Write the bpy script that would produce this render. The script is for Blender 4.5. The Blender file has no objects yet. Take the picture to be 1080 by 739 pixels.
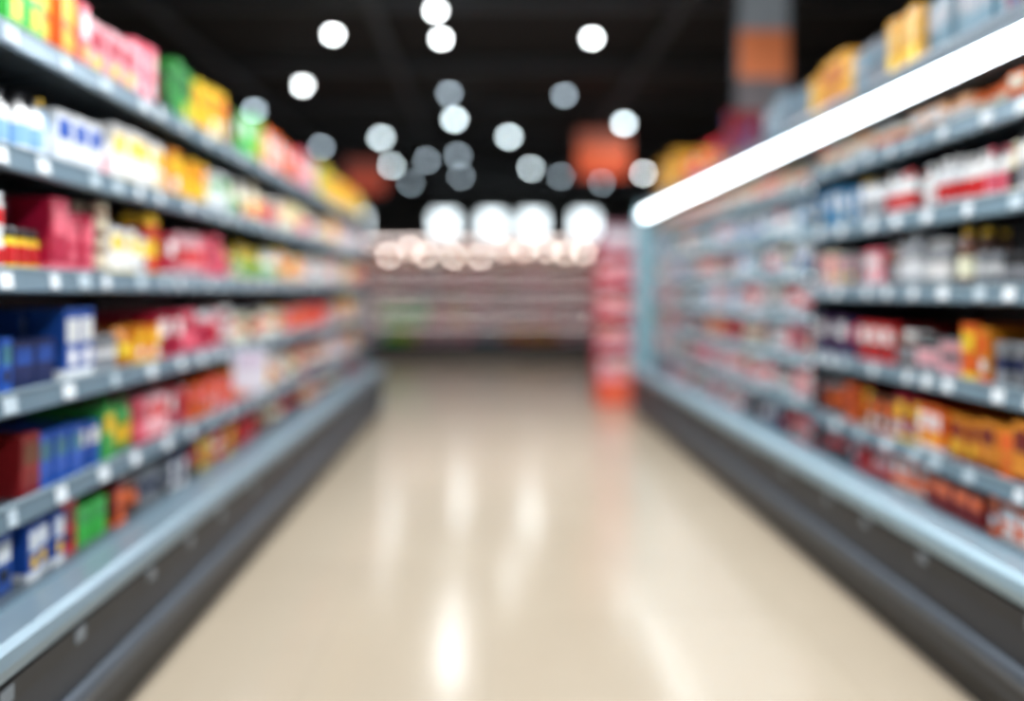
import bpy, math, random
from mathutils import Vector
R = random.Random(7)
sc = bpy.context.scene
sc.view_settings.view_transform = 'Standard'
sc.view_settings.look = 'None'

def lin(c):
    o = []
    for x in c[:3]:
        x = x/255.0
        o.append(x/12.92 if x <= 0.04045 else ((x+0.055)/1.055)**2.4)
    return tuple(o)

# ------------------------------------------------------------ materials
def mat_attr(name, rough=0.4, metal=0.0, noise=0.08, scale=30, coat=0.0, glow=0.0):
    m = bpy.data.materials.new(name); m.use_nodes = True
    nt = m.node_tree; b = nt.nodes['Principled BSDF']
    a = nt.nodes.new('ShaderNodeAttribute'); a.attribute_name = 'Col'
    tc = nt.nodes.new('ShaderNodeTexCoord')
    n = nt.nodes.new('ShaderNodeTexNoise'); n.inputs['Scale'].default_value = scale
    nt.links.new(tc.outputs['Object'], n.inputs['Vector'])
    mr = nt.nodes.new('ShaderNodeMapRange')
    mr.inputs['To Min'].default_value = 1-noise*2; mr.inputs['To Max'].default_value = 1+noise
    nt.links.new(n.outputs['Fac'], mr.inputs['Value'])
    vm = nt.nodes.new('ShaderNodeVectorMath'); vm.operation = 'SCALE'
    nt.links.new(a.outputs['Color'], vm.inputs[0]); nt.links.new(mr.outputs['Result'], vm.inputs['Scale'])
    nt.links.new(vm.outputs['Vector'], b.inputs['Base Color'])
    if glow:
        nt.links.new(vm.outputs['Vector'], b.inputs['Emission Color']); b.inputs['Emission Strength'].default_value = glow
    b.inputs['Roughness'].default_value = rough; b.inputs['Metallic'].default_value = metal
    b.inputs['Coat Weight'].default_value = coat
    return m

def mat_emit(name, col, s):
    m = bpy.data.materials.new(name); m.use_nodes = True
    b = m.node_tree.nodes['Principled BSDF']
    b.inputs['Base Color'].default_value = (0.8, 0.8, 0.8, 1)
    b.inputs['Emission Color'].default_value = (*col, 1)
    b.inputs['Emission Strength'].default_value = s
    return m

M_PACK = mat_attr('printed_packaging', 0.36, 0, 0.1, 40, 0.15)
M_CAN = mat_attr('tin_and_label', 0.3, 0.15, 0.08, 40)
M_STEEL = mat_attr('powder_coated_steel', 0.33, 0.25, 0.05, 12)
M_DARK = mat_attr('dark_plastic_panel', 0.45, 0, 0.1, 8)
M_PAINT = mat_attr('matt_paint', 0.8, 0, 0.08, 3)
M_SIGN = mat_attr('sign_print_added_glow', 0.5, 0, 0.08, 3, 0, 0.95)  # emission stands in for lamplight that does not reach the signs
M_BANNER = mat_attr('fabric_banner_added_glow', 0.7, 0, 0.08, 3, 0, 0.55)  # unlit cloth; its lit look is put in as emission

# ------------------------------------------------------------ mesh builder
class MB:
    def __init__(s): s.v = []; s.f = []; s.c = []; s.m = []
    def face(s, idx, col, mi=0): s.f.append(idx); s.c.append(col); s.m.append(mi)
    def bx(s, T, u0, u1, v0, v1, w0, w1, col, mi=0):
        b = len(s.v)
        for w in (w0, w1):
            for (u, v) in ((u0, v0), (u1, v0), (u1, v1), (u0, v1)): s.v.append(T(u, v, w))
        for q in ((0,3,2,1),(4,5,6,7),(0,1,5,4),(1,2,6,5),(2,3,7,6),(3,0,4,7)):
            s.face([b+i for i in q], col, mi)
    def prism(s, T, prof, u0, u1, col, mi=0, cols=None):
        b = len(s.v); n = len(prof)
        for u in (u0, u1):
            for (v, w) in prof: s.v.append(T(u, v, w))
        for i in range(n):
            j = (i+1) % n
            s.face([b+i, b+j, b+n+j, b+n+i], cols[i] if cols else col, mi)
        s.face([b+i for i in range(n)][::-1], col, mi); s.face([b+n+i for i in range(n)], col, mi)
    def loft(s, T, u, v, w, sec, rings, mi=0):
        b = len(s.v); n = len(sec)
        for (h, ru, rv, c) in rings:
            for (a, d) in sec: s.v.append(T(u+a*ru, v+d*rv, w+h))
        for k in range(len(rings)-1):
            for i in range(n):
                j = (i+1) % n
                s.face([b+k*n+i, b+k*n+j, b+(k+1)*n+j, b+(k+1)*n+i], rings[k+1][3], mi)
        s.face([b+i for i in range(n)][::-1], rings[0][3], mi)
        t = b+(len(rings)-1)*n
        s.face([t+i for i in range(n)], rings[-1][3], mi)
    def build(s, name, mats, parent=None, smooth=False):
        me = bpy.data.meshes.new(name)
        me.from_pydata(s.v, [], s.f)
        at = me.color_attributes.new('Col', 'FLOAT_COLOR', 'CORNER')
        buf = []
        for f, c in zip(s.f, s.c): buf.extend((c[0], c[1], c[2], 1.0)*len(f))
        at.data.foreach_set('color', buf)
        me.polygons.foreach_set('material_index', s.m)
        if smooth: me.polygons.foreach_set('use_smooth', [len(f) == 4 for f in s.f])
        for m in (mats if isinstance(mats, list) else [mats]): me.materials.append(m)
        me.update()
        o = bpy.data.objects.new(name, me); sc.collection.objects.link(o)
        if parent: o.parent = parent
        return o

def circ(n): return [(math.cos(2*math.pi*i/n), math.sin(2*math.pi*i/n)) for i in range(n)]
SEC_R = circ(12)
k = 0.07
SEC_B = [(-1+k,-1),(1-k,-1),(1,-1+k),(1,1-k),(1-k,1),(-1+k,1),(-1,1-k),(-1,-1+k)]
SEC_P = [(math.copysign(abs(a)**0.6, a), math.copysign(abs(b)**0.9, b)) for a, b in circ(12)]
ID = lambda u, v, w: (u, v, w)

def empty(name, loc=(0,0,0)):
    e = bpy.data.objects.new(name, None); sc.collection.objects.link(e); e.location = loc
    e.empty_display_size = 0.2
    return e

# ------------------------------------------------------------ products
W=(238,242,246); CR=(240,228,200); RED=(212,36,40); CRIM=(176,22,60); PINK=(232,102,122); LPK=(240,176,184)
ORG=(240,106,34); YEL=(250,202,48); GRN=(56,148,68); BGR=(66,194,76); DGR=(20,84,42); BLU=(34,82,170); LBL=(144,190,230)
DBL=(28,42,88); DRK=(32,32,38); GRY=(136,140,146); BRN=(104,60,40); TEAL=(62,116,134); PCH=(248,184,136); GLD=(224,140,36); DRD=(118,24,28)
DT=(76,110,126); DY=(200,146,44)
P = {
 'green':[(GRN,W),(BGR,YEL)], 'rory':[(RED,YEL),(ORG,YEL),(YEL,RED)], 'pinkw':[(PINK,W),(RED,W),(LPK,CRIM),(PINK,LPK)],
 'dgreen':[(DGR,GRN),(GRN,DGR)], 'gyo':[(GRN,YEL),(YEL,ORG),(ORG,GRN)], 'dark':[(DRK,GRY),(BRN,DRK)],
 'bgreen':[(BGR,W),(BGR,GRN)], 'orange':[(ORG,YEL),(ORG,W)], 'redor':[(RED,ORG),(ORG,PINK),(PINK,W)],
 'gyel':[(GRN,YEL),(YEL,GRN)], 'yellow':[(YEL,W),(YEL,ORG)], 'whiteblue':[(W,BLU),(W,LBL),(LBL,W),(W,PINK),(W,LBL)],
 'yelw':[(YEL,W),(W,YEL),((250,226,120),YEL)], 'yelor':[(YEL,ORG),(GLD,YEL)], 'whitegr':[(W,GRN),(CR,GRN),(W,BGR)],
 'cream':[(CR,RED),(CR,GRN),(W,ORG),(CR,YEL)], 'yelred':[(YEL,W),(W,RED),(YEL,RED)], 'crim':[(CRIM,RED),(CRIM,PINK)],
 'jar':[(DRK,CR),(BRN,CR),(GRY,DRK)], 'pinkcr':[(PINK,CRIM),(CRIM,W),(LPK,RED)], 'grcr':[(GRN,CR),(W,GRN),(YEL,GRN)],
 'blue':[(BLU,LBL),(BLU,TEAL),(DBL,BLU),(BLU,W)], 'red':[(RED,W),(RED,DRD),(CRIM,YEL)], 'grey':[(GRY,W),(DRK,GRY),(GRY,DBL)],
 'brown':[(DRD,ORG),(BRN,ORG),(DRD,BRN)], 'bluegr':[(BLU,W),(TEAL,LBL)], 'mix':[(RED,W),(YEL,RED),(CR,GRN),(W,BLU),(PINK,W),(ORG,CR),(DRD,CR),(W,RED)],
 'mixd':[(RED,W),(DBL,CR),(GRY,RED),(BRN,CR),(ORG,CR),(PINK,W),(TEAL,W),(DRK,RED)],
 'peach':[(PCH,W),(ORG,CR),(CR,ORG)], 'wpink':[(W,PINK),(W,RED),(CR,DRK),(W,GRY),(W,W)], 'brbot':[(GRY,BRN),(BRN,CR),(GRY,W),(DRK,W)],
 'gold':[(GLD,ORG),(GLD,DRD),(ORG,YEL)], 'greypk':[(GRY,LPK),(LPK,GRY),(CR,PINK),(BRN,GRY)], 'purple':[(DBL,PINK),((70,40,90),W)],
 'ordark':[(ORG,DRD),(DRD,YEL),(BRN,ORG)], 'redor2':[(RED,ORG),(ORG,W),(DRD,ORG)], 'bludk':[(DBL,W),(DRK,RED),(RED,DRK),(DRK,GRY)],
 'pale':[(W,TEAL),(LBL,W),(W,RED),(CR,TEAL),(LPK,W),(W,BLU),(TEAL,W)], 'palered':[(W,RED),(RED,W),(LPK,RED),(DBL,W),(GRY,W),(DRK,W)],
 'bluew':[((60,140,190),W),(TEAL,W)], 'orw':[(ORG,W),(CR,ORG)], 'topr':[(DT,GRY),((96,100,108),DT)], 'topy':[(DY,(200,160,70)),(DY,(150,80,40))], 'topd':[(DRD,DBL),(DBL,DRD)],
 'rose':[(LPK,RED),(PINK,W),(CRIM,LPK),(CR,PINK),(GRY,LPK),(W,PINK)], 'rosed':[(PINK,LPK),(GRY,CRIM),(CRIM,GRY),(TEAL,LPK),(LPK,GRY)],
 'far':[(RED,LPK),(ORG,CR),(LPK,RED),(GRY,LPK),(CRIM,W),(PINK,GRY)],
}
def jit(c, a=0.14):
    f = 1+R.uniform(-a, a); l = lin(c); return tuple(min(0.88, max(0.004, x*f)) for x in l)
TIN = lin((160,166,172))

class Stock:
    def __init__(s): s.d = {'box': MB(), 'can': MB(), 'bottle': MB(), 'pouch': MB()}
    def put(s, kind, T, u, v, w, wd, h, dp, c1, c2, c3):
        r = wd/2*0.96
        if kind == 'box':
            m = s.d['box']; rv = dp/2
            m.loft(T, u, v+rv, w, SEC_B, [(0,r,rv,c1),(h*0.14,r,rv,c2 if c3[0] > 0.3 else c1),(h,r,rv,c1)])
            m.bx(T, u-r*0.78, u+r*0.78, v-0.0015, v+0.001, w+h*0.52, w+h*0.86, c2)
            m.bx(T, u-r*0.5, u+r*0.5, v-0.0015, v+0.001, w+h*0.2, w+h*0.42, c3)
        elif kind == 'can':
            m = s.d['can']
            m.loft(T, u, v+r, w, SEC_R, [(0,r*.93,r*.93,TIN),(h*.04,r,r,TIN),(h*.07,r*.97,r*.97,TIN),(h*.4,r*.97,r*.97,c1),
                (h*.65,r*.97,r*.97,c2),(h*.93,r*.97,r*.97,c1),(h*.96,r,r,TIN),(h,r*.95,r*.95,TIN),(h*.97,r*.88,r*.88,TIN)])
        elif kind == 'bottle':
            m = s.d['bottle']
            m.loft(T, u, v+r, w, SEC_R, [(0,r*.85,r*.85,c1),(h*.03,r,r,c1),(h*.18,r,r,c1),(h*.52,r*1.01,r*1.01,c2),(h*.66,r,r,c1),
                (h*.76,r*.8,r*.8,c1),(h*.82,r*.42,r*.42,c1),(h*.88,r*.38,r*.38,c1),(h*.885,r*.46,r*.46,c3),(h,r*.44,r*.44,c3)])
        elif kind == 'jar':
            m = s.d['can']
            m.loft(T, u, v+r, w, SEC_R, [(0,r*.85,r*.85,c1),(h*.06,r,r,c1),(h*.2,r,r,c1),(h*.62,r*1.01,r*1.01,c2),(h*.72,r,r,c1),
                (h*.8,r*.8,r*.8,c1),(h*.81,r*.88,r*.88,c3),(h,r*.88,r*.88,c3)])
        else:
            m = s.d['pouch']; rv = dp/2
            m.loft(T, u, v+rv, w, SEC_P, [(0,r*.9,rv*.55,c1),(h*.1,r*.95,rv*.9,c1),(h*.3,r*.93,rv,c1),(h*.6,r*.92,rv*.9,c2),
                (h*.8,r*.94,rv*.6,c1),(h*.93,r,rv*.15,c1),(h,r,rv*.1,c3)])
    def fill(s, T, u0, u1, w, clear, segs, rows=2, dens=1.0):
        u = u0; si = 0
        while u < u1-0.05:
            while si < len(segs)-1 and u >= segs[si][0]: si += 1
            _, kinds, pal, hh = segs[si]
            end = min(segs[si][0], u1)
            kind = R.choice(kinds) if isinstance(kinds, (list, tuple)) else kinds
            a, b = R.choice(P[pal]); c3 = R.choice([W, YEL, DRK, a, b, a])
            c1, c2, c3 = jit(a), jit(b), jit(c3)
            if kind == 'box': wd = R.uniform(.05,.105)*dens; dp = .13
            elif kind == 'can': wd = R.uniform(.058,.07); dp = wd
            elif kind == 'jar': wd = R.uniform(.055,.072); dp = wd
            elif kind == 'bottle': wd = R.uniform(.05,.066); dp = wd
            else: wd = R.uniform(.09,.13); dp = .09
            h = hh*R.uniform(.82,1.08)
            n = R.randint(1, 3)
            stack = 1
            if kind in ('can','jar','box') and h*2 < clear*0.95 and R.random() < .6: stack = 2
            h = min(h, (clear-0.012)/stack)
            for _i in range(n):
                if u+wd > u1: u = u1; break
                fv = .012+R.uniform(0, .03)
                if R.random() < .05: fv += .1
                for row in range(rows):
                    for st in range(stack):
                        s.put(kind, T, u+wd/2, fv+row*(dp+.01), w+st*h, wd, h, dp, c1, c2, c3)
                u += wd+R.uniform(.002,.008)
                if u > end+.02: break
            if R.random() < .08: u += .03
    def build(s):
        nm = {'box':'boxed_groceries','can':'canned_goods','bottle':'bottled_drinks','pouch':'snack_bags'}
        for kk, m in s.d.items():
            if m.f: m.build(nm[kk], M_CAN if kk == 'can' else M_PACK, smooth=(kk != 'box'))

STEEL = lin((106,128,142)); STEELD = lin((74,86,96)); BOARD = lin((80,92,100)); BACK = lin((20,22,26))
PANEL = lin((34,40,49)); PLINTH = lin((16,17,20)); SILL = lin((140,162,174)); TAGC = lin((222,230,236))

def shelf(mbB, mbL, mbT, T, u0, u1, z, depth=.45, lip=STEEL, tags=True):
    mbB.prism(T, [(0,z-.028),(0,z),(depth,z),(depth,z-.02)], u0, u1, BOARD)
    mbL.prism(T, [(0,z+.014),(-.012,z+.014),(-.02,z-.05),(-.008,z-.056),(0,z-.05)], u0, u1, lip)
    mbL.prism(T, [(-.012,z+.016),(-.017,z+.014),(-.017,z+.008),(-.012,z+.006)], u0, u1, SILL)
    u = u0+.08
    while tags and u < u1-.1:
        wd = R.choice([.04,.055,.06])
        mbT.prism(T, [(-.0160,z+.001),(-.0185,z+.001),(-.0240,z-.042),(-.021,z-.044)], u, u+wd, R.choice([TAGC, TAGC, lin((180,196,206))]))
        u += R.uniform(.13,.3)
    u = u0+.02
    while u < u1:
        mbB.prism(T, [(.1,z-.028),(depth,z-.028),(depth,z-.1)], u, u+.004, STEELD); u += 1.0

def case_base(e, T, u0, u1, sill):
    b = MB()
    b.prism(T, [(-.17,0),(-.17,.1),(.5,.1),(.5,0)], u0, u1, PLINTH)
    b.prism(T, [(-.195,.1),(-.2,.2),(-.195,.42),(.5,.42),(.5,.1)], u0, u1, PANEL)
    b.prism(T, [(-.2,.17),(-.22,.175),(-.226,.20),(-.22,.225),(-.2,.23)], u0, u1, lin((66,74,84)))
    b.prism(T, [(-.197,.345),(-.204,.345),(-.204,.395),(-.197,.395)], u0, u1, lin((28,32,38)))
    b.build('base_cabinet', M_DARK, e)
    s = MB()
    s.prism(T, [(-.19,.405),(-.215,.415),(-.222,.445),(-.215,.475),(-.19,.487),(-.05,.465),(-.05,.42)], u0, u1, sill)
    s.bx(T, u0, u1, -.05, .5, .42, .455, BOARD)
    s.prism(T, [(-.05,.455),(-.05,.475),(-.045,.475),(-.045,.455)], u0, u1, STEEL)
    s.build('sill_and_deck', M_STEEL, e)
    t = MB(); u = u0+.1
    while u < u1-.1:
        t.bx(T, u, u+.05, -.2065, -.204, .352, .388, lin((110,122,132))); u += R.uniform(.3,.6)
    t.build('base_price_tags', M_PACK, e)

def uprights(e, T, u0, u1, z1):
    m = MB(); u = u0+.02
    while u < u1+.01:
        m.bx(T, u-.02, u+.02, .455, .495, .42, z1, STEELD); u += 1.0
    m.bx(T, u0, u1, .495, .53, .0, z1, BACK)
    m.build('back_panel_and_uprights', M_DARK, e)

# ------------------------------------------------------------ LEFT UNIT
TL = lambda u, v, w: (-1.30-v, u, w)
L0, L1 = -1.6, 7.9
e = empty('grocery_shelving_unit')
case_base(e, TL, L0, L1, lin((124,144,156))); uprights(e, TL, L0, L1, 2.06)
B, L, TG = MB(), MB(), MB()
LZ = [.70, 1.005, 1.34, 1.67, 2.0]
for z in LZ: shelf(B, L, TG, TL, L0, L1, z)
B.build('shelf_boards', M_STEEL, e); L.build('price_rails', M_STEEL, e); TG.build('price_tags', M_PACK, e)
m = MB()
for u in (L0-.03, L1):
    m.prism(TL, [(-.2,0),(-.215,.48),(-.04,.49),(-.012,.7),(-.012,2.03),(.53,2.03),(.53,0)], u, u+.03, lin((110,126,134)))
m.build('end_panels', M_STEEL, e)

S = Stock()
bx, cn, bt, po, jr = 'box','can','bottle','pouch','jar'
S.fill(TL, L0, L1, 2.001, .4, [(1.95,bx,'mix',.24),(2.24,bx,'green',.25),(2.42,bx,'rory',.26),(3.04,[bx,po],'pinkw',.24),(3.38,bx,'dgreen',.25),
  (3.8,bx,'gyo',.26),(3.94,bx,'dark',.24),(4.43,bx,'bgreen',.27),(4.95,bx,'orange',.27),(5.75,[bx,po],'redor',.27),(6.26,bx,'gyel',.26),(9,bx,'yellow',.25)])
S.fill(TL, L0, L1, 1.671, .27, [(1.9,[bx,bt],'mix',.2),(2.28,[bt,bx],'whiteblue',.215),(2.62,[bt,bx],'whiteblue',.2),(3.06,[bx,po],'yelw',.22),(3.48,bx,'yelor',.19),
  (4.1,[bt,bx],'whitegr',.21),(4.7,[bt,jr],'cream',.2),(5.6,[bx,jr],'cream',.19),(6.6,[bx,po],'mix',.2),(9,[bx,bt],'pale',.2)])
S.fill(TL, L0, L1, 1.341, .27, [(1.9,[jr,cn],'mix',.12),(2.28,[jr],'yelred',.12),(2.46,bx,'crim',.235),(2.64,jr,'jar',.12),(2.9,bx,'yelw',.16),
  (3.02,jr,'yelred',.14),(3.9,[bx,po],'pinkcr',.2),(4.7,[bt,jr],'grcr',.18),(5.6,[jr,bx],'yelred',.18),(9,[bx,jr,cn],'mix',.19)])
S.fill(TL, L0, L1, 1.006, .27, [(1.9,[bx,cn],'mixd',.16),(2.28,bx,'blue',.15),(2.37,bx,'red',.17),(2.46,bx,'blue',.24),(2.68,cn,'grey',.12),
  (3.04,[bx,po],'yelor',.17),(3.9,[bx,jr],'pinkcr',.18),(4.9,[jr,cn],'cream',.16),(6.0,[bx,cn],'redor',.17),(9,[bx,cn,po],'mix',.17)])
S.fill(TL, L0, L1, .701, .24, [(1.9,[bx,po],'mixd',.18),(2.2,[bx,po],'brown',.17),(2.52,bx,'blue',.16),(2.84,[bx,bt],'gyel',.18),(3.38,[bx,cn],'pinkcr',.16),
  (3.9,[bx],'redor',.17),(4.9,[bx,po],'yelred',.17),(9,[bx,cn,po],'mix',.17)])
S.fill(TL, L0, L1, .456, .19, [(1.9,[bx],'mixd',.14),(2.31,bx,'blue',.155),(2.44,bx,'red',.17),(2.6,bx,'bgreen',.15),(2.84,[bx,po],'brown',.14),
  (3.1,[bx,cn],'grey',.15),(3.45,[bx],'bludk',.14),(4.4,[bx,cn],'red',.14),(9,[bx,cn,po],'mixd',.15)])
S.build()

# shelf talker card sticking into the aisle
m = MB()
m.bx(TL, 3.80, 3.815, -.17, -.012, .985, .99, STEELD)
m.bx(TL, 3.80, 3.803, -.19, -.02, .79, .985, lin((232,230,240)))
m.bx(TL, 3.7985, 3.80, -.17, -.04, .90, .965, lin((215,200,220)))
m.build('shelf_talker_card', M_PACK)

# ------------------------------------------------------------ RIGHT UNIT
TR = lambda u, v, w: (1.70+v, u, w)
R0, RM, R1 = -1.6, 4.0, 7.9
e = empty('refrigerated_display_case')
case_base(e, TR, R0, R1, lin((142,166,178))); uprights(e, TR, R0, R1, 2.1)
B, L, TG = MB(), MB(), MB()
RZ = [.66, .963, 1.30, 1.595, 1.895]; RZ2 = [.70, .93, 1.16, 1.39, 1.62, 1.86]
for z in RZ: shelf(B, L, TG, TR, R0, RM-.02, z, lip=lin((112,136,150)))
for z in RZ2: shelf(B, L, TG, TR, RM+.02, R1, z, lip=lin((134,166,180)))
B.build('shelf_boards', M_STEEL, e); L.build('price_rails', M_STEEL, e); TG.build('price_tags', M_PACK, e)
m = MB()
m.prism(TR, [(-.195,0),(-.2,.48),(-.19,.6),(-.17,1.8),(-.12,2.16),(.53,2.16),(.53,0)], R1, R1+.04, lin((130,164,174)))
m.prism(TR, [(-.2,0),(-.2,.48),(-.02,.5),(.0,2.0),(-.08,2.16),(.53,2.16),(.53,0)], R0-.04, R0, lin((120,156,168)))
m.prism(TR, [(.01,.46),(.01,2.0),(.49,2.0),(.49,.46)], RM-.012, RM+.012, lin((60,70,78)))
m.build('end_panels', M_STEEL, e)
m = MB()
m.prism(TR, [(-.10,2.088),(-.10,2.145),(-.085,2.165),(.53,2.165),(.53,2.07),(.02,2.035),(-.06,2.025),(-.075,2.03)], R0, R1, lin((84,96,106)))
m.build('canopy', M_STEEL, e)
m = MB()
m.prism(TR, [(-.101,2.088),(-.113,2.083),(-.09,2.018),(-.074,2.022)], R0+.02, R1-.02, (1,1,1))
m.build('canopy_light_tube', mat_emit('canopy_led', (.86,.95,1.0), 11), e)
m = MB()
for z in RZ2[1:]: m.bx(TR, RM+.05, R1-.02, .012, .026, z-.038, z-.028, (1,1,1))  # glowing strips added under the shelves to brighten the products
for z in RZ[3:]: m.bx(TR, R0+.05, RM-.04, .012, .022, z-.036, z-.028, (1,1,1))
m.build('added_fill_strips', mat_emit('added_fill_glow', (.88,.96,1.0), 5), e)

S = Stock()
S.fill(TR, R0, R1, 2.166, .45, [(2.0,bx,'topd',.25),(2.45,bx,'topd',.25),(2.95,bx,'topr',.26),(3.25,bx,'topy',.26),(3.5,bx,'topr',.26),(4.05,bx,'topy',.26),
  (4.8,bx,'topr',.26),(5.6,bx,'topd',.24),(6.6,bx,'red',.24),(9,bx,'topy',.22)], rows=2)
S.fill(TR, R0, RM, 1.896, .12, [(2.5,[jr,bx],'peach',.105),(9,[jr,bx],'peach',.11)])
S.fill(TR, R0, RM, 1.596, .25, [(2.3,[bt],'wpink',.2),(2.62,[bt],'wpink',.21),(3.5,[bt],'wpink',.19),(9,[bx,bt],'bluew',.18)])
S.fill(TR, R0, RM, 1.301, .24, [(2.35,[cn,bt],'dark',.19),(2.64,[cn,jr],'grey',.13),(3.15,[bt],'brbot',.21),(3.3,bt,'greypk',.19),(3.5,bx,'redor',.2),(9,[bx,jr],'rose',.17)])
S.fill(TR, R0, RM, .964, .27, [(2.4,[cn],'dark',.13),(2.52,[cn],'grey',.16),(2.76,[bx],'gold',.2),(3.2,[cn,jr],'greypk',.16),(3.5,bx,'red',.2),(9,[bx],'purple',.2)])
S.fill(TR, R0, RM, .661, .24, [(2.5,[bx],'gold',.2),(2.8,[bx],'gold',.19),(3.0,[bx],'orange',.18),(3.2,bx,'red',.19),(3.6,bx,'ordark',.18),(9,[bx,cn],'brown',.17)])
S.fill(TR, R0, RM, .456, .16, [(2.6,[bx],'redor2',.14),(3.15,[bx],'redor2',.135),(3.5,[bx,cn],'red',.13),(9,[bx,cn],'bludk',.13)])
for i, (z, a, b) in enumerate(zip(RZ2, ['palered','mixd','palered','pale','pale','orw'], ['rose','mixd','pale','rose','pale','peach'])):
    cl = .2 if i < 5 else .145
    S.fill(TR, RM+.02, R1, z+.001, cl-.015, [(4.4,[bx,bt],a if i != 4 else 'bluew',.16 if i<5 else .12),(5.2,[bx,jr,bt],a,.15 if i<5 else .12),(6.4,[bx,po,cn],b,.15 if i<5 else .12),(9,[bx,jr],a,.15 if i<5 else .12)])
S.fill(TR, RM+.02, R1, .456, .2, [(5.2,[bx,cn],'bludk',.15),(9,[bx,jr],'palered',.15)])
S.build()

# ------------------------------------------------------------ BACK DISPLAY
YB = 13.9
TB = lambda u, v, w: (u, YB+v, w)
e = empty('wall_display_shelving')
B0, B1 = -5.0, 5.5
m = MB()
m.prism(TB, [(-.12,0),(-.12,.28),(-.1,.32),(.5,.32),(.5,0)], B0, B1, lin((34,36,40)))
m.bx(TB, B0, B1, .46, .5, .32, 2.2, lin((90,66,68)))
u = B0
while u < B1: m.bx(TB, u, u+.04, .42, .46, .32, 2.2, STEELD); u += 1.25
for u in (B0-.03, B1): m.bx(TB, u, u+.03, -.1, .5, 0, 2.26, lin((120,60,60)))
m.prism(TB, [(-.08,2.14),(-.08,2.2),(.5,2.2),(.5,2.18),(0,2.12)], B0, B1, lin((110,74,70)))
m.build('carcass', M_DARK, e)
m = MB(); u = B0+.2
while u < B1:
    zz = 1.97+R.uniform(-.12,.09)
    m.loft(lambda a, b, c: (a, YB-.12+c, b), u, zz, 0, circ(12), [(0,.04,.04,(1,1,1)),(.02,.045,.045,(1,1,1))], 0)
    m.loft(lambda a, b, c: (a, YB-.12+c, b), u, zz, .0201, circ(12), [(0,.05,.05,(.1,.1,.1)),(.1,.04,.04,(.1,.1,.1))], 1)
    u += R.uniform(.28,.5)
m.build('canopy_spot_lamps', [mat_emit('warm_led', (1,.82,.73), 14), M_DARK], e)
B, L, TG = MB(), MB(), MB()
BZ = [.66,.99,1.32,1.68]
for z in BZ: shelf(B, L, TG, TB, B0, B1, z, lip=lin((110,98,104)), tags=False)
B.build('shelf_boards', M_STEEL, e); L.build('price_rails', M_STEEL, e)
m = MB()
for z in BZ: m.bx(TB, B0+.02, B1-.02, .0, .012, z-.064, z-.056, (1,1,1))  # invented fill strips, there to lift the dark stock of this display
m.bx(TB, B0+.02, B1-.02, -.05, -.03, 2.10, 2.13, (1,1,1))
m.build('added_fill_strips', mat_emit('warm_added_fill_glow', (1,.86,.81), 6.0), e)
S = Stock()
S.fill(TB, B0, B1, 1.681, .36, [(9,[bx,po,bt],'peach',.27)], rows=1, dens=2.4)
S.fill(TB, B0, B1, 1.321, .29, [(-1,[bx,po],'far',.25),(9,[bx,bt],'far',.24)], rows=1, dens=2.8)
S.fill(TB, B0, B1, .991, .27, [(-1.6,[bx,bt],'rose',.22),(.5,[bx,bt],'rosed',.2),(9,[bx,bt],'far',.22)], rows=1, dens=2.8)
S.fill(TB, B0, B1, .661, .27, [(-2.1,bx,'mix',.22),(-1.4,bx,'bgreen',.25),(9,[bx,cn],'far',.2)], rows=1, dens=2.8)
S.fill(TB, B0, B1, .321, .27, [(-2.1,bx,'mix',.22),(-1.4,bx,'green',.25),(.2,bx,'rosed',.22),(1.3,bx,'red',.22),(9,bx,'rosed',.22)], rows=1, dens=2.8)
S.build()

# ------------------------------------------------------------ red floor display stand
TT = lambda u, v, w: (1.22+u, 8.4+v, w)
e = empty('promotional_display_stand')
m = MB(); cr = lin((206,72,90))
m.bx(TT, 0, .46, 0, .4, 0, .3, lin((216,70,48)))
m.bx(TT, .04, .42, -.004, 0, .06, .24, lin((236,104,66)))
m.bx(TT, 0, .46, .37, .4, .3, 1.85, cr)
for u in (0, .44): m.prism(TT, [(0,.3),(0,1.7),(.1,1.85),(.4,1.85),(.4,.3)], u, u+.02, cr)
for z in (.3,.65,1.0,1.35,1.68): m.bx(TT, .02, .44, .0, .38, z, z+.02, cr); m.bx(TT, 0, .46, -.01, 0, z-.03, z+.045, lin((236,140,154)))
m.prism(TT, [(-.02,1.72),(-.02,1.98),(.02,2.0),(.02,1.72)], 0, .46, lin((150,100,112)))
m.bx(TT, .05, .41, -.024, -.02, 1.78, 1.93, lin((206,200,208)))
m.build('cardboard_body', M_PAINT, e)
S = Stock()
for z in (.321,.671,1.021,1.371):
    S.fill(TT, .025, .435, z, .3, [(9,[bx,po],'pinkw',.22)], rows=1)
mm = MB()
for d in S.d.values():
    b = len(mm.v); mm.v += d.v; mm.f += [[i+b for i in f] for f in d.f]; mm.c += d.c; mm.m += d.m
mm.build('stocked_packets', M_PACK, e)

# ------------------------------------------------------------ hanging signs
GRYL = lin((90,90,92))
def sign(name, x, y, z0, z1, w, cols, top, mat):
    e = empty(name, (0,0,0)); m = MB()
    m.bx(ID, x-w/2, x+w/2, y, y+.05, z0, z1, lin((50,52,56)))
    h = (z1-z0)
    a = z0+.02
    for f, c in cols:
        b = a+(h-.04)*f
        m.bx(ID, x-w/2+.02, x+w/2-.02, y-.006, y+.056, a, b, lin(c)); a = b
    m.build('panel', mat, e)
    r = MB()
    for dx in (-w*.4, w*.4): r.loft(ID, x+dx, y+.025, z1-.01, circ(6), [(0,.006,.006,GRYL),(top-z1+.01,.006,.006,GRYL)])
    r.build('suspension_rods', M_STEEL, e)
CE = 4.25
sign('hanging_aisle_sign', 1.97, 13.0, 3.18, 4.0, .9, [(.3,(206,82,50)),(.35,(210,98,62)),(.35,(150,84,68))], CE, M_SIGN)
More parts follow.
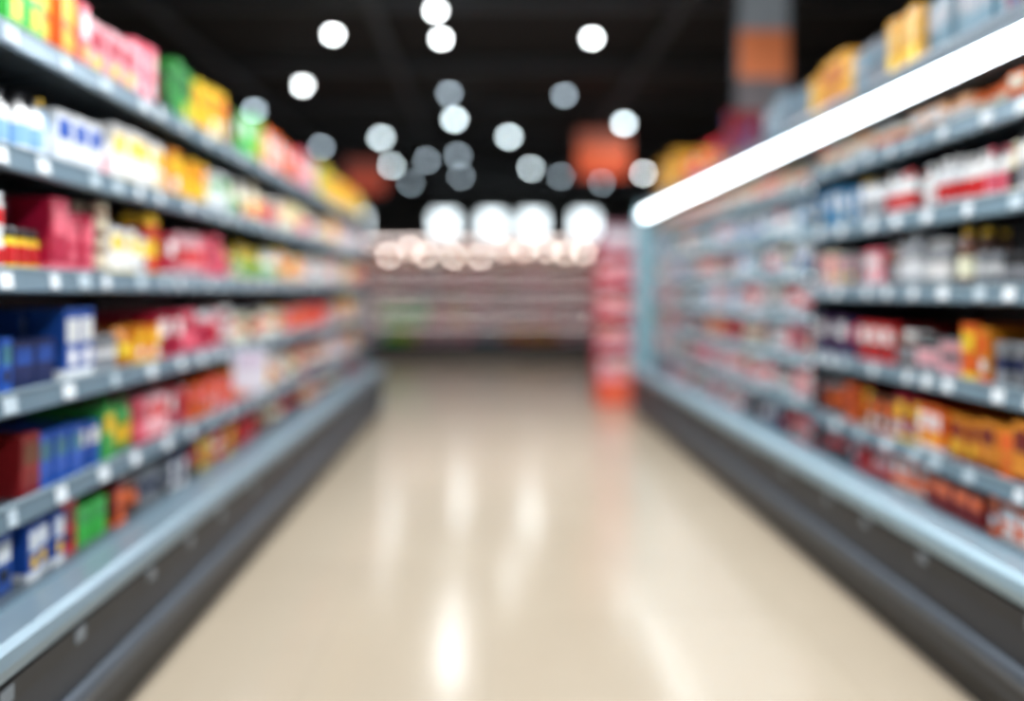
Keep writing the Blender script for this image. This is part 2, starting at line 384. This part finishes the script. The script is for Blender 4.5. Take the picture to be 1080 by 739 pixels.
sign('hanging_aisle_sign', -2.15, 13.3, 2.95, 3.55, .72, [(.5,(160,66,48)),(.5,(116,58,48))], CE, M_SIGN)
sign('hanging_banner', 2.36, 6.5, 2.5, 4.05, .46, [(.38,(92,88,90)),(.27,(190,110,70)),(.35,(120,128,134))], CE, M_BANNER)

# ------------------------------------------------------------ room
def mat_floor():
    m = bpy.data.materials.new('polished_floor'); m.use_nodes = True
    nt = m.node_tree; b = nt.nodes['Principled BSDF']
    tc = nt.nodes.new('ShaderNodeTexCoord')
    br = nt.nodes.new('ShaderNodeTexBrick'); br.offset = 0
    br.inputs['Scale'].default_value = 1; br.inputs['Brick Width'].default_value = .6; br.inputs['Row Height'].default_value = .6
    br.inputs['Mortar Size'].default_value = .0015
    br.inputs['Color1'].default_value = (*lin((186,171,150)),1); br.inputs['Color2'].default_value = (*lin((182,167,146)),1)
    br.inputs['Mortar'].default_value = (*lin((166,153,133)),1)
    nt.links.new(tc.outputs['Object'], br.inputs['Vector'])
    n = nt.nodes.new('ShaderNodeTexNoise'); n.inputs['Scale'].default_value = 1.3; n.inputs['Detail'].default_value = 4
    nt.links.new(tc.outputs['Object'], n.inputs['Vector'])
    mx = nt.nodes.new('ShaderNodeMix'); mx.data_type = 'RGBA'; mx.blend_type = 'MULTIPLY'
    mx.inputs[0].default_value = .15
    nt.links.new(br.outputs['Color'], mx.inputs[6]); nt.links.new(n.outputs['Fac'], mx.inputs[7])
    nt.links.new(mx.outputs[2], b.inputs['Base Color'])
    b.inputs['Roughness'].default_value = .18
    b.inputs['IOR'].default_value = 1.9
    return m
def slab(name, x0,x1,y0,y1,z0,z1, mat, col):
    q = MB(); q.bx(ID, x0,x1,y0,y1,z0,z1, lin(col)); return q.build(name, mat)
X0, X1, Y0, Y1 = -8, 8, -4, 24
slab('floor', X0,X1,Y0,Y1,-.1,0, mat_floor(), (200,185,160))
slab('ceiling', X0,X1,Y0,Y1,CE,CE+.1, M_PAINT, (14,16,19))
slab('wall_left', X0-.1,X0,Y0,Y1,0,CE, M_PAINT, (40,42,46))
slab('wall_right', X1,X1+.1,Y0,Y1,0,CE, M_PAINT, (40,42,46))
slab('wall_front', X0,X1,Y0-.1,Y0,0,CE, M_PAINT, (100,100,102))
slab('wall_back', X0,X1,Y1,Y1+.1,0,CE, M_PAINT, (104,108,108))
slab('baseboard_back', X0,X1,Y1-.02,Y1,0,.12, M_PAINT, (60,60,62))
WM = mat_emit('daylight_pane', (.84,.95,1.0), 4.0)
for i, x in enumerate((-4.2,-1.38,.12,1.40,3.05,5.2)):
    q = MB(); w = .36; z0, z1 = 3.0, 3.64
    fc = lin((90,96,100)); yy = Y1-.06
    q.bx(ID, x-w-.05, x-w, yy, Y1, z0-.05, z1+.05, fc); q.bx(ID, x+w, x+w+.05, yy, Y1, z0-.05, z1+.05, fc)
    q.bx(ID, x-w, x+w, yy, Y1, z0-.05, z0, fc); q.bx(ID, x-w, x+w, yy, Y1, z1, z1+.05, fc)
    q.bx(ID, x-.015, x+.015, yy, Y1, z0, z1, fc)
    q.bx(ID, x-w, x+w, Y1-.03, Y1-.01, z0, z1, (1,1,1), 1)
    q.build('window_%d' % (i+1), [M_PAINT, WM])
q = MB(); bc = lin((80,86,94))
y = 1.0
while y < Y1:
    q.bx(ID, X0, X1, y, y+.1, CE-.14, CE-.12, bc); q.bx(ID, X0, X1, y+.04, y+.06, CE-.12, CE, bc); y += 2.2
for x in (-6,-3.4,-1.2,1.9,4.4,6.6): q.bx(ID, x, x+.08, Y0, Y1, CE-.2, CE-.14, bc)
q.build('ceiling_beams', M_PAINT)
q = MB(); q.loft(lambda u, v, w: (u, w, v), -5.6, CE-.42, Y0+.05, circ(16), [(0,.2,.2,lin((60,64,70))),(Y1-Y0-.2,.2,.2,lin((60,64,70)))])
q.build('ventilation_duct', M_STEEL, smooth=True)

# ------------------------------------------------------------ lamps (can housing, stem, domed diffuser)
LAMPZ = 4.0
ML = {3: mat_emit('lamp_lens_bright', (.93,.98,1), 26), 2: mat_emit('lamp_lens_mid', (.8,.95,1), 21), 1: mat_emit('lamp_lens_dim', (.7,.86,.98), 8.5)}
def lamp(x, y, lv, r=.05, watts=0, soft=0.0, cone=160):
    q = MB(); hc = lin((28,30,34)); c = circ(16)
    q.loft(ID, x, y, LAMPZ, c, [(.0,r*1.02,r*1.02,hc),(.02,r*1.15,r*1.15,hc),(.10,r*1.15,r*1.15,hc),(.13,r*.7,r*.7,hc),(.14,.01,.01,hc),(CE-LAMPZ,.01,.01,hc)])
    q.loft(ID, x, y, LAMPZ, c, [(-r*.95,r*.2,r*.2,(1,1,1)),(-r*.85,r*.5,r*.5,(1,1,1)),(-r*.6,r*.8,r*.8,(1,1,1)),(-r*.3,r*.96,r*.96,(1,1,1)),(0,r,r,(1,1,1))], 1)
    q.build('pendant_lamp', [M_DARK, ML[lv]])
    if watts:
        l = bpy.data.lights.new('lamp_beam', 'SPOT'); l.energy = watts; l.spot_size = math.radians(cone); l.spot_blend = .5
        l.shadow_soft_size = soft; l.color = (.93,.97,1)
        o = bpy.data.objects.new('pendant_lamp_beam', l); sc.collection.objects.link(o); o.location = (x, y, LAMPZ-.07-soft)
for y in (-2.0,-.2,1.5,3.2,4.8,6.4):
    for x in (-.52, 1.1): lamp(x, y, 3, .05, 175 if y > 4 else 150, .05)
for (x, y, lv) in [(-1.65,8.06,3),(-.51,7.37,3),(-.51,8.2,3),(1.12,8.18,3),(-2.47,10.1,3),(-3.55,11.5,1),(-.54,10.5,1),(-.54,12.1,2),
    (1.06,10.6,1),(-1.92,13.6,2),(.37,13.5,2),(2.22,12.4,2),(-2.13,16.7,2),(-.62,15.4,1),(-.66,18.3,1),(.96,17.1,2),(3.64,17.8,3),(-2.0,19.5,1),
    (1.75,18.3,1),(-3.2,14.5,1),(5.2,15.4,1),(2.9,19.4,1),(-1.3,16.0,1)]:
    w = {(-.54,10.5):36,(-.54,12.1):16,(.37,13.5):16,(.96,17.1):40,(-2.13,16.7):22,(-.66,18.3):45,(2.22,12.4):10,(-1.92,13.6):10}.get((x,y),0)
    lamp(x, y, lv, .05 if y < 11 else .065, w, 0.04, 160 if y < 15 else 172)

w = bpy.data.worlds.new('World'); sc.world = w; w.use_nodes = True
w.node_tree.nodes['Background'].inputs[0].default_value = (.02,.022,.025,1)

# ------------------------------------------------------------ camera
cd = bpy.data.cameras.new('Camera'); co = bpy.data.objects.new('Camera', cd); sc.collection.objects.link(co)
co.location = (0,0,1.3); co.rotation_euler = (math.radians(90),0,0)
cd.sensor_width = 36; cd.lens = 26.67; cd.shift_x = 25/1080; cd.shift_y = -66.5/1080
cd.clip_start = .02
cd.dof.use_dof = True; cd.dof.focus_distance = 1.45; cd.dof.aperture_fstop = .44
sc.camera = co
